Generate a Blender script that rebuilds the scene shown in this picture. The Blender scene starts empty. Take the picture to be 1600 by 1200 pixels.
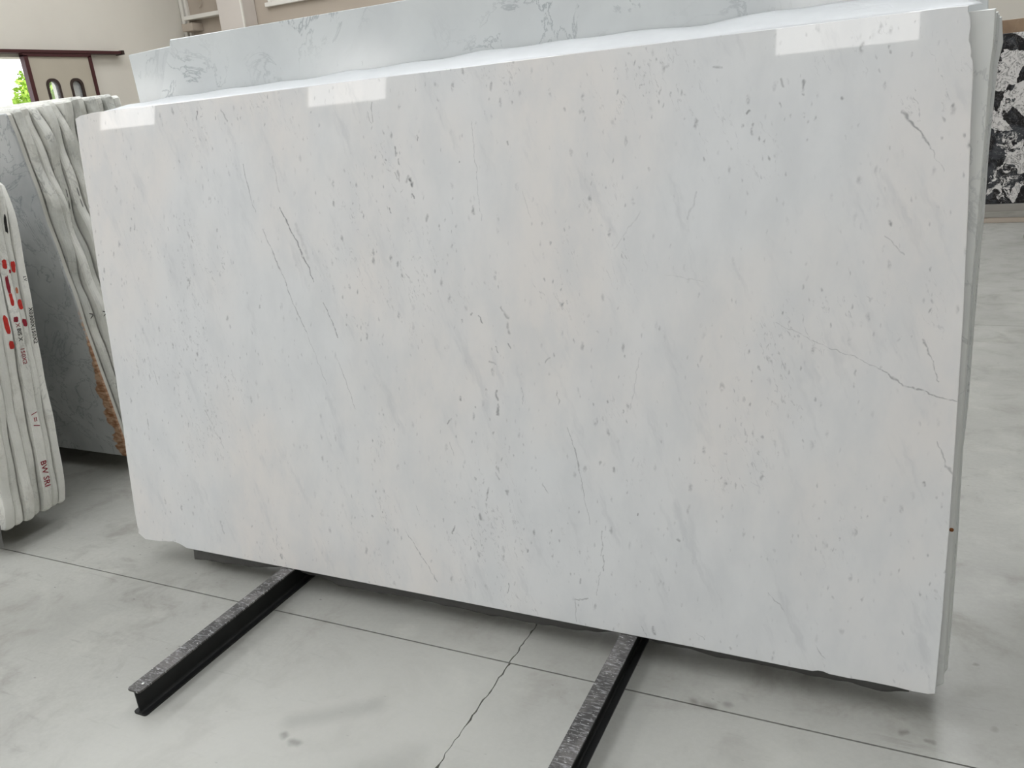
import bpy, bmesh, math, random
from mathutils import Matrix, Vector
random.seed(7)
scene = bpy.context.scene
C = scene.collection

# ------------------------------------------------------------------ camera
EYE = 1.7
cam_d = bpy.data.cameras.new('camera')
cam_d.sensor_width = 36.0
cam_d.lens = 1289.71 / 1600 * 36.0
cam_d.clip_start = 0.05
cam_d.clip_end = 200
cam = bpy.data.objects.new('camera', cam_d)
C.objects.link(cam)
# world axes expressed in the camera frame (x right, y down, z forward)
EX, EY, EZ = Vector((0.900, 0.0569, -0.4317)), Vector((0.4256, -0.3254, 0.8444)), None
EX.normalize(); EY = (EY - EX * EY.dot(EX)).normalized(); EZ = EX.cross(EY)
rows = [(a.x, -a.y, -a.z) for a in (EX, EY, EZ)]
M = Matrix((rows[0], rows[1], rows[2])).to_4x4()
M.translation = (0, 0, EYE)
cam.matrix_world = M
scene.camera = cam

# ------------------------------------------------------------------ world, sun, exposure
world = bpy.data.worlds.new('sky')
scene.world = world
world.use_nodes = True
wn = world.node_tree.nodes
wn['Background'].inputs[0].default_value = (0.86, 0.93, 1.0, 1)
wn['Background'].inputs[1].default_value = 3.2
sun_d = bpy.data.lights.new('sun', 'SUN')
sun_d.energy = 6.0
sun_d.angle = math.radians(1.0)
sun = bpy.data.objects.new('sun', sun_d)
C.objects.link(sun)
sun.rotation_euler = (math.radians(-12), math.radians(34), 0)
SKYLIGHT = 5.0      # radiance of the roof lights
WINDOW = 5.5        # radiance of the high windows behind the camera
scene.view_settings.view_transform = 'Standard'
scene.view_settings.look = 'None'
scene.view_settings.gamma = 1
scene.view_settings.use_curve_mapping = False
scene.view_settings.exposure = 0.03
scene.cycles.max_bounces = 8
scene.cycles.diffuse_bounces = 3
scene.cycles.glossy_bounces = 3

# ------------------------------------------------------------------ node helpers
def srgb(r, g, b):
    f = lambda c: (c / 255 / 12.92) if c / 255 <= 0.04045 else ((c / 255 + 0.055) / 1.055) ** 2.4
    return (f(r), f(g), f(b), 1)

class NT:
    def __init__(self, name):
        self.m = bpy.data.materials.new(name)
        self.m.use_nodes = True
        self.t = self.m.node_tree
        self.t.nodes.clear()
        self.out = self.t.nodes.new('ShaderNodeOutputMaterial')
        self.p = self.t.nodes.new('ShaderNodeBsdfPrincipled')
        self.t.links.new(self.p.outputs[0], self.out.inputs[0])
        self.co = self.t.nodes.new('ShaderNodeTexCoord').outputs['Object']
    def set(self, sock, v):
        if hasattr(v, 'is_linked') or hasattr(v, 'links'):
            self.t.links.new(v, sock)
        else:
            sock.default_value = v
    def pin(self, name, v):
        self.set(self.p.inputs[name], v)
    def math(self, op, a, b=0.0, c=0.0, clamp=False):
        n = self.t.nodes.new('ShaderNodeMath'); n.operation = op; n.use_clamp = clamp
        for i, v in enumerate((a, b, c)):
            self.set(n.inputs[i], v)
        return n.outputs[0]
    def mapping(self, vec, scale=(1, 1, 1), loc=(0, 0, 0), rot=(0, 0, 0), kind='POINT'):
        n = self.t.nodes.new('ShaderNodeMapping'); n.vector_type = kind
        self.set(n.inputs[0], vec)
        n.inputs['Location'].default_value = loc
        n.inputs['Rotation'].default_value = rot
        n.inputs['Scale'].default_value = scale
        return n.outputs[0]
    def noise(self, vec, scale, detail=4, rough=0.55, dist=0.0, out='Fac'):
        n = self.t.nodes.new('ShaderNodeTexNoise')
        self.set(n.inputs['Vector'], vec)
        n.inputs['Scale'].default_value = scale
        n.inputs['Detail'].default_value = detail
        n.inputs['Roughness'].default_value = rough
        n.inputs['Distortion'].default_value = dist
        return n.outputs[out]
    def voronoi(self, vec, scale, feature='F1', rnd=1.0):
        n = self.t.nodes.new('ShaderNodeTexVoronoi')
        n.feature = feature
        self.set(n.inputs['Vector'], vec)
        n.inputs['Scale'].default_value = scale
        n.inputs['Randomness'].default_value = rnd
        return n
    def ramp(self, fac, a, b, lo=0.0, hi=1.0):
        n = self.t.nodes.new('ShaderNodeMapRange')
        n.interpolation_type = 'SMOOTHSTEP'
        self.set(n.inputs[0], fac)
        n.inputs[1].default_value = a; n.inputs[2].default_value = b
        n.inputs[3].default_value = lo; n.inputs[4].default_value = hi
        return n.outputs[0]
    def mix(self, fac, a, b):
        n = self.t.nodes.new('ShaderNodeMix'); n.data_type = 'RGBA'
        self.set(n.inputs[0], fac); self.set(n.inputs[6], a); self.set(n.inputs[7], b)
        return n.outputs[2]
    def bump(self, h, strength=0.2, dist=0.01):
        n = self.t.nodes.new('ShaderNodeBump')
        n.inputs['Strength'].default_value = strength
        n.inputs['Distance'].default_value = dist
        self.set(n.inputs['Height'], h)
        self.t.links.new(n.outputs[0], self.p.inputs['Normal'])
    def vmath(self, op, a, b=(0, 0, 0)):
        n = self.t.nodes.new('ShaderNodeVectorMath'); n.operation = op
        self.set(n.inputs[0], a); self.set(n.inputs[1], b)
        return n.outputs['Value'] if op in ('LENGTH', 'DOT_PRODUCT') else n.outputs[0]

# node group: a mark along a segment p0-p1 (flat pigment mark)
VG = bpy.data.node_groups.new('segment_mark', 'ShaderNodeTree')
for nm, tp in (('Vector', 'NodeSocketVector'), ('P0', 'NodeSocketVector'), ('P1', 'NodeSocketVector'), ('Width', 'NodeSocketFloat')):
    VG.interface.new_socket(nm, in_out='INPUT', socket_type=tp)
VG.interface.new_socket('Acc', in_out='INPUT', socket_type='NodeSocketFloat')
VG.interface.new_socket('Strength', in_out='INPUT', socket_type='NodeSocketFloat')
VG.interface.new_socket('Mask', in_out='OUTPUT', socket_type='NodeSocketFloat')
VG.interface.new_socket('Next', in_out='OUTPUT', socket_type='NodeSocketVector')
def _build():
    N, Lk = VG.nodes, VG.links
    gi, go = N.new('NodeGroupInput'), N.new('NodeGroupOutput')
    def vm(op, a, b=None):
        n = N.new('ShaderNodeVectorMath'); n.operation = op
        Lk.new(a, n.inputs[0])
        if b is not None:
            Lk.new(b, n.inputs[3] if op == 'SCALE' else n.inputs[1])
        return n.outputs['Value'] if op in ('LENGTH', 'DOT_PRODUCT') else n.outputs[0]
    w = vm('SUBTRACT', gi.outputs[0], gi.outputs[1])
    d = vm('SUBTRACT', gi.outputs[2], gi.outputs[1])
    dv = N.new('ShaderNodeMath'); dv.operation = 'DIVIDE'; dv.use_clamp = True
    Lk.new(vm('DOT_PRODUCT', w, d), dv.inputs[0]); Lk.new(vm('DOT_PRODUCT', d, d), dv.inputs[1])
    dist = vm('LENGTH', vm('SUBTRACT', w, vm('SCALE', d, dv.outputs[0])))
    mr = N.new('ShaderNodeMapRange'); mr.interpolation_type = 'SMOOTHSTEP'
    Lk.new(dist, mr.inputs[0]); Lk.new(gi.outputs[3], mr.inputs[1])
    mr.inputs[2].default_value = 0; mr.inputs[3].default_value = 0; mr.inputs[4].default_value = 1
    mu = N.new('ShaderNodeMath'); mu.operation = 'MULTIPLY'
    Lk.new(mr.outputs[0], mu.inputs[0]); Lk.new(gi.outputs['Strength'], mu.inputs[1])
    mx = N.new('ShaderNodeMath'); mx.operation = 'MAXIMUM'
    Lk.new(mu.outputs[0], mx.inputs[0]); Lk.new(gi.outputs['Acc'], mx.inputs[1])
    Lk.new(mx.outputs[0], go.inputs[0])
    # hand the position on, so that the marks are worked out one after another
    tiny = N.new('ShaderNodeMath'); tiny.operation = 'MULTIPLY'; tiny.inputs[1].default_value = 1e-7
    Lk.new(mx.outputs[0], tiny.inputs[0])
    av = N.new('ShaderNodeVectorMath'); av.operation = 'ADD'
    Lk.new(gi.outputs[0], av.inputs[0]); Lk.new(tiny.outputs[0], av.inputs[1])
    Lk.new(av.outputs[0], go.inputs[1])
_build()
def marks(nt, vec, items):
    """items: (p0, p1, width, strength); returns the strongest mark at each point"""
    acc = None
    for p0, p1, w, s in items:
        g = nt.t.nodes.new('ShaderNodeGroup'); g.node_tree = VG
        nt.set(g.inputs[0], vec)
        g.inputs[1].default_value = p0; g.inputs[2].default_value = p1; g.inputs[3].default_value = w
        g.inputs[5].default_value = s
        if acc is not None:
            nt.set(g.inputs[4], acc)
        acc, vec = g.outputs[0], g.outputs[1]
    return acc

def plain(name, col, rough=0.6, metal=0.0, noise_amt=0.0, noise_scale=8, bump=0.0):
    nt = NT(name)
    if noise_amt:
        f = nt.noise(nt.co, noise_scale, 5)
        dark = tuple(c * (1 - noise_amt) for c in col[:3]) + (1,)
        nt.pin('Base Color', nt.mix(nt.ramp(f, 0.3, 0.7), dark, col))
        if bump:
            nt.bump(f, bump, 0.01)
    else:
        nt.pin('Base Color', col)
    nt.pin('Roughness', rough); nt.pin('Metallic', metal)
    return nt.m

# ------------------------------------------------------------------ materials
def make_front_marble(V):
    nt = NT('polished_white_marble')
    co = nt.vmath('MULTIPLY', nt.co, (1, 0, 1))
    wob = nt.noise(co, 30, 2, out='Color')
    wv = nt.vmath('SUBTRACT', wob, (0.5, 0.5, 0.5))
    cw = nt.vmath('ADD', co, nt.vmath('MULTIPLY', wv, (0.022, 0, 0.022)))
    # soft cloudy ground: cool grey with warmer clouds
    big = nt.noise(nt.mapping(co, (1, 1, 0.7), rot=(0, 0.3, 0)), 1.3, 3, 0.5)
    mid = nt.noise(nt.mapping(co, (1.6, 1, 0.8), rot=(0, -0.35, 0)), 5, 4, 0.6)
    col = nt.mix(nt.ramp(big, 0.38, 0.62), srgb(229, 231, 232), srgb(233, 230, 227))
    col = nt.mix(nt.ramp(mid, 0.35, 0.7, 0, 0.5), col, srgb(214, 217, 219))
    streak = nt.noise(nt.mapping(cw, (0.16, 1, 0.75), rot=(0, -0.36, 0), kind='TEXTURE'), 2.2, 4, 0.65)
    patch = nt.noise(co, 2.2, 2)
    grit = nt.noise(co, 70, 2)
    col = nt.mix(nt.ramp(streak, 0.55, 0.72, 0, 0.30), col, srgb(190, 193, 196))
    hair = nt.math('ABSOLUTE', nt.math('SUBTRACT', streak, 0.5))
    hm = nt.math('MULTIPLY', nt.ramp(hair, 0.010, 0.001), nt.ramp(patch, 0.5, 0.62))
    hm = nt.math('MULTIPLY', hm, nt.ramp(grit, 0.42, 0.62))
    col = nt.mix(nt.math('MULTIPLY', hm, 0.32), col, srgb(120, 122, 125))
    # specks: short upright dashes in random cells
    pm = nt.math('MULTIPLY', nt.ramp(grit, 0.3, 0.6), nt.ramp(patch, 0.36, 0.58, 0.25, 1))
    for sc, thr, r, stg, off in ((14, 0.5, 0.14, 0.52, 0.0), (30, 0.55, 0.16, 0.5, 3.7)):
        v = nt.voronoi(nt.mapping(cw, (2.2, 1, 0.95), loc=(off, 0, off * 0.7), rot=(0, -0.16, 0)), sc)
        sep = nt.t.nodes.new('ShaderNodeSeparateColor')
        nt.t.links.new(v.outputs['Color'], sep.inputs[0])
        m = nt.math('MULTIPLY', nt.ramp(v.outputs['Distance'], r * 1.7, r * 0.4), nt.ramp(sep.outputs[0], thr, min(thr + 0.3, 1)))
        m = nt.math('MULTIPLY', m, pm)
        col = nt.mix(nt.math('MULTIPLY', m, stg), col, srgb(112, 114, 117))
    # the slab's own veins, slab coordinates in metres
    items = [((a[0], 0, a[1]), (b[0], 0, b[1]), w, s) for a, b, w, s in V]
    if items:
        mk = marks(nt, cw, items)
        mk = nt.math('MULTIPLY', mk, nt.ramp(grit, 0.3, 0.55, 0.25, 1))
        col = nt.mix(mk, col, srgb(92, 94, 97))
    nt.pin('Base Color', col)
    nt.pin('Roughness', 0.02)
    nt.pin('Specular IOR Level', 0.5)
    return nt.m

def make_marble(name, base, tint, vein, rough=0.35, vscale=3.0, vamt=0.5, bump=0.0, seed=0.0, dust=None):
    nt = NT(name)
    info = nt.t.nodes.new('ShaderNodeObjectInfo').outputs['Random']
    sh = nt.t.nodes.new('ShaderNodeCombineXYZ')
    nt.set(sh.inputs[0], nt.math('MULTIPLY', info, 13.0)); nt.set(sh.inputs[2], nt.math('MULTIPLY', info, 7.0))
    co = nt.vmath('ADD', nt.vmath('ADD', nt.co, sh.outputs[0]), (seed, 0, seed))
    big = nt.noise(co, 2.2, 5, 0.55, 0.4)
    col = nt.mix(nt.ramp(big, 0.35, 0.65), base, tint)
    wv = nt.noise(nt.mapping(co, (1.2, 1, 0.9), rot=(0, 0.5, 0)), vscale, 7, 0.62, 1.2)
    line = nt.math('ABSOLUTE', nt.math('SUBTRACT', wv, 0.5))
    patch = nt.ramp(nt.noise(co, 1.7, 2), 0.42, 0.62)
    m = nt.math('MULTIPLY', nt.ramp(line, 0.022, 0.0), nt.math('MULTIPLY', patch, vamt))
    col = nt.mix(m, col, vein)
    sp = nt.noise(nt.mapping(co, (2, 1, 1)), 22, 3, 0.6)
    col = nt.mix(nt.ramp(sp, 0.66, 0.78, 0, vamt * 0.6), col, vein)
    if dust:
        d = nt.noise(co, 9, 5, 0.7)
        col = nt.mix(nt.ramp(d, 0.5, 0.75, 0, 0.55), col, dust)
    nt.pin('Base Color', col); nt.pin('Roughness', rough)
    if bump:
        nt.bump(nt.noise(co, 35, 6, 0.7), bump, 0.01)
    return nt.m

def make_rust_marble():
    nt = NT('grey_marble_rust_edge')
    co = nt.co
    big = nt.noise(co, 2.4, 6, 0.6, 0.6)
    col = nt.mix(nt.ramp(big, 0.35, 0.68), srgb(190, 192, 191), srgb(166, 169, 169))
    line = nt.math('ABSOLUTE', nt.math('SUBTRACT', nt.noise(co, 4, 7, 0.65, 1.3), 0.5))
    col = nt.mix(nt.ramp(line, 0.02, 0, 0, 0.5), col, srgb(100, 106, 112))
    sx = nt.t.nodes.new('ShaderNodeSeparateXYZ'); nt.set(sx.inputs[0], co)
    wid = nt.math('MULTIPLY', nt.ramp(sx.outputs[2], 0.85, 0.12, 0.0, 0.10), nt.ramp(nt.noise(nt.mapping(co, (0.2, 0.2, 1)), 9, 3), 0.3, 0.7, 0.35, 1.2))
    edge = nt.math('ADD', sx.outputs[0], wid)
    edge = nt.math('ADD', edge, nt.math('MULTIPLY', nt.math('SUBTRACT', nt.noise(nt.mapping(co, (1, 1, 4)), 12, 3), 0.5), 0.03))
    rust = nt.math('MULTIPLY', nt.ramp(edge, -0.006, 0.006), nt.ramp(sx.outputs[2], 0.86, 0.78))
    front = nt.ramp(sx.outputs[1], 0.012, 0.006)
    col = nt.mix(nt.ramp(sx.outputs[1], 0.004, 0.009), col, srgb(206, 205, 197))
    rc = nt.mix(nt.ramp(nt.noise(nt.mapping(co, (1, 1, 3)), 16, 4), 0.35, 0.65), srgb(142, 92, 58), srgb(204, 170, 140))
    col = nt.mix(nt.math('MULTIPLY', rust, front), col, rc)
    nt.pin('Base Color', col); nt.pin('Roughness', 0.4)
    return nt.m

def make_concrete(local):
    nt = NT('power_floated_concrete')
    geo = nt.t.nodes.new('ShaderNodeNewGeometry').outputs['Position']
    co = nt.vmath('MULTIPLY', geo, (1, 1, 0))
    a = nt.noise(co, 0.8, 6, 0.6, 0.5)
    b = nt.noise(co, 4.5, 6, 0.65, 0.4)
    c = nt.noise(co, 60, 3, 0.6)
    col = nt.mix(nt.ramp(a, 0.35, 0.65), srgb(152, 152, 146), srgb(167, 167, 161))
    col = nt.mix(nt.ramp(b, 0.48, 0.72, 0, 0.75), col, srgb(134, 132, 125))
    pale = nt.noise(nt.mapping(co, (1, 1, 1), loc=(4, 2, 0)), 2.2, 5, 0.6, 0.8)
    col = nt.mix(nt.ramp(pale, 0.52, 0.72, 0, 0.55), col, srgb(181, 181, 174))
    col = nt.mix(nt.ramp(c, 0.3, 0.7, 0, 0.12), col, srgb(120, 118, 112))
    scr = nt.noise(nt.mapping(co, (0.7, 5, 1), rot=(0, 0, 0.5)), 6, 5, 0.7, 0.4)
    col = nt.mix(nt.ramp(scr, 0.60, 0.70, 0, 0.34), col, srgb(128, 126, 120))
    # damp dots and scuffs with a place of their own, plus a painted shade patch
    v = nt.voronoi(nt.mapping(co, (1, 1.2, 1)), 5.5)
    sep = nt.t.nodes.new('ShaderNodeSeparateColor'); nt.t.links.new(v.outputs['Color'], sep.inputs[0])
    dots = nt.math('MULTIPLY', nt.ramp(v.outputs['Distance'], 0.075, 0.03), nt.ramp(sep.outputs[0], 0.8, 0.98))
    col = nt.mix(nt.math('MULTIPLY', dots, 0.45), col, srgb(96, 94, 88))
    v2 = nt.voronoi(nt.mapping(co, (1, 2.2, 1), rot=(0, 0, 0.4)), 16)
    sep2 = nt.t.nodes.new('ShaderNodeSeparateColor'); nt.t.links.new(v2.outputs['Color'], sep2.inputs[0])
    fl = nt.math('MULTIPLY', nt.ramp(v2.outputs['Distance'], 0.12, 0.05), nt.ramp(sep2.outputs[1], 0.82, 0.95))
    col = nt.mix(nt.math('MULTIPLY', fl, 0.7), col, srgb(84, 82, 78))
    wob = nt.vmath('SUBTRACT', nt.noise(co, 25, 2, out='Color'), (0.5, 0.5, 0.5))
    cw = nt.vmath('ADD', co, nt.vmath('MULTIPLY', wob, (0.02, 0.02, 0)))
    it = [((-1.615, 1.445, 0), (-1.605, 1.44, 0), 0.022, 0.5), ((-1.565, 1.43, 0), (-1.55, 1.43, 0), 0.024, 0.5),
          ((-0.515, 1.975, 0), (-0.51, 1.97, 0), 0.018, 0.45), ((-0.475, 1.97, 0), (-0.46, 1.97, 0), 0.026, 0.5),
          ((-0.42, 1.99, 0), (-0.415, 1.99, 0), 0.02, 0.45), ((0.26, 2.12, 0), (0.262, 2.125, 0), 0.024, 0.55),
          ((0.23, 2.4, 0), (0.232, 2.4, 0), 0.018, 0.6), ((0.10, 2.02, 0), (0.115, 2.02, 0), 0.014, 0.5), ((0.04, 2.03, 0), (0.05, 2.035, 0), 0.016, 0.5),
          ((-1.62, 1.5, 0), (-1.42, 1.64, 0), 0.06, 0.22), ((-1.35, 1.3, 0), (-1.2, 1.5, 0), 0.09, 0.16), ((0.28, 2.2, 0), (0.5, 2.6, 0), 0.34, 0.34)]  # last, broad mark paints the shade by the front slab's right foot
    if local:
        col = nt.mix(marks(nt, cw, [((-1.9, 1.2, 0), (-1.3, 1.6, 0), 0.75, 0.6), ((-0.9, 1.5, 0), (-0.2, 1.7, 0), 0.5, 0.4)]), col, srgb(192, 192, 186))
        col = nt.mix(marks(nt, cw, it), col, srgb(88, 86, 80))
    nt.pin('Base Color', col)
    nt.pin('Roughness', nt.ramp(b, 0.3, 0.7, 0.3, 0.48))
    nt.pin('Specular IOR Level', 0.45)
    nt.bump(nt.noise(co, 90, 3), 0.05, 0.004)
    return nt.m

def make_worn_steel():
    nt = NT('scuffed_steel')
    co = nt.co
    s1 = nt.noise(nt.mapping(co, (22, 90, 1)), 1.6, 5, 0.7)
    s2 = nt.noise(nt.mapping(co, (1, 1, 1)), 9, 5, 0.65)
    col = nt.mix(nt.ramp(s2, 0.4, 0.65), srgb(62, 61, 60), srgb(104, 101, 99))
    col = nt.mix(nt.ramp(s1, 0.5, 0.66, 0, 0.8), col, srgb(160, 160, 161))
    spk = nt.noise(nt.mapping(co, (40, 130, 1)), 2.3, 2, 0.5)
    far = nt.t.nodes.new('ShaderNodeSeparateXYZ'); nt.set(far.inputs[0], co)
    col = nt.mix(nt.ramp(spk, 0.66, 0.73, 0, 0.9), col, srgb(232, 232, 230))
    nt.pin('Base Color', col); nt.pin('Roughness', 0.42); nt.pin('Metallic', 0.2)
    nt.bump(s1, 0.25, 0.002)
    return nt.m

def make_breccia():
    nt = NT('black_white_breccia')
    co = nt.vmath('MULTIPLY', nt.co, (1, 0, 1))
    wob = nt.vmath('SUBTRACT', nt.noise(co, 3.0, 4, out='Color'), (0.5, 0.5, 0.5))
    cw = nt.vmath('ADD', co, nt.vmath('MULTIPLY', wob, (0.35, 0, 0.35)))
    v = nt.voronoi(nt.mapping(cw, (1.2, 1, 1), rot=(0, 0.4, 0)), 4.6)
    sep = nt.t.nodes.new('ShaderNodeSeparateColor'); nt.t.links.new(v.outputs['Color'], sep.inputs[0])
    f = nt.math('ADD', nt.math('MULTIPLY', sep.outputs[0], 0.75), nt.math('MULTIPLY', nt.noise(co, 11, 6, 0.7, 1.4), 0.75))
    k = nt.ramp(f, 0.765, 0.795)
    blk = nt.mix(nt.ramp(nt.noise(co, 5, 3), 0.45, 0.62), srgb(22, 21, 24), srgb(62, 64, 68))
    ln = nt.math('ABSOLUTE', nt.math('SUBTRACT', nt.noise(co, 7, 6, 0.7, 1.5), 0.5))
    wht = nt.mix(nt.ramp(ln, 0.03, 0.005, 0, 0.8), srgb(206, 203, 200), srgb(60, 58, 58))
    blk = nt.mix(nt.ramp(ln, 0.008, 0.0, 0, 0.5), blk, srgb(170, 168, 166))
    nt.pin('Base Color', nt.mix(k, blk, wht)); nt.pin('Roughness', 0.12)
    return nt.m

def emission(name, col, s):
    nt = NT(name)
    e = nt.t.nodes.new('ShaderNodeEmission')
    e.inputs[0].default_value = col; e.inputs[1].default_value = s
    nt.t.links.new(e.outputs[0], nt.out.inputs[0])
    return nt.m

def make_film(name, col, alpha, rough, trans):
    nt = NT(name)
    f = nt.noise(nt.co, 12, 3)
    nt.pin('Base Color', nt.mix(nt.ramp(f, 0.3, 0.7), tuple(c * 0.94 for c in col[:3]) + (1,), col))
    nt.pin('Roughness', rough); nt.pin('Specular IOR Level', 0.5)
    tl = nt.t.nodes.new('ShaderNodeBsdfTranslucent'); tl.inputs[0].default_value = col
    tp = nt.t.nodes.new('ShaderNodeBsdfTransparent')
    m1 = nt.t.nodes.new('ShaderNodeMixShader'); m1.inputs[0].default_value = trans
    m2 = nt.t.nodes.new('ShaderNodeMixShader'); m2.inputs[0].default_value = 1 - alpha
    L = nt.t.links
    L.new(nt.p.outputs[0], m1.inputs[1]); L.new(tl.outputs[0], m1.inputs[2])
    L.new(m1.outputs[0], m2.inputs[1]); L.new(tp.outputs[0], m2.inputs[2]); L.new(m2.outputs[0], nt.out.inputs[0])
    nt.bump(nt.noise(nt.co, 18, 4, 0.6, 0.8), 0.35, 0.01)
    return nt.m

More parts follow.
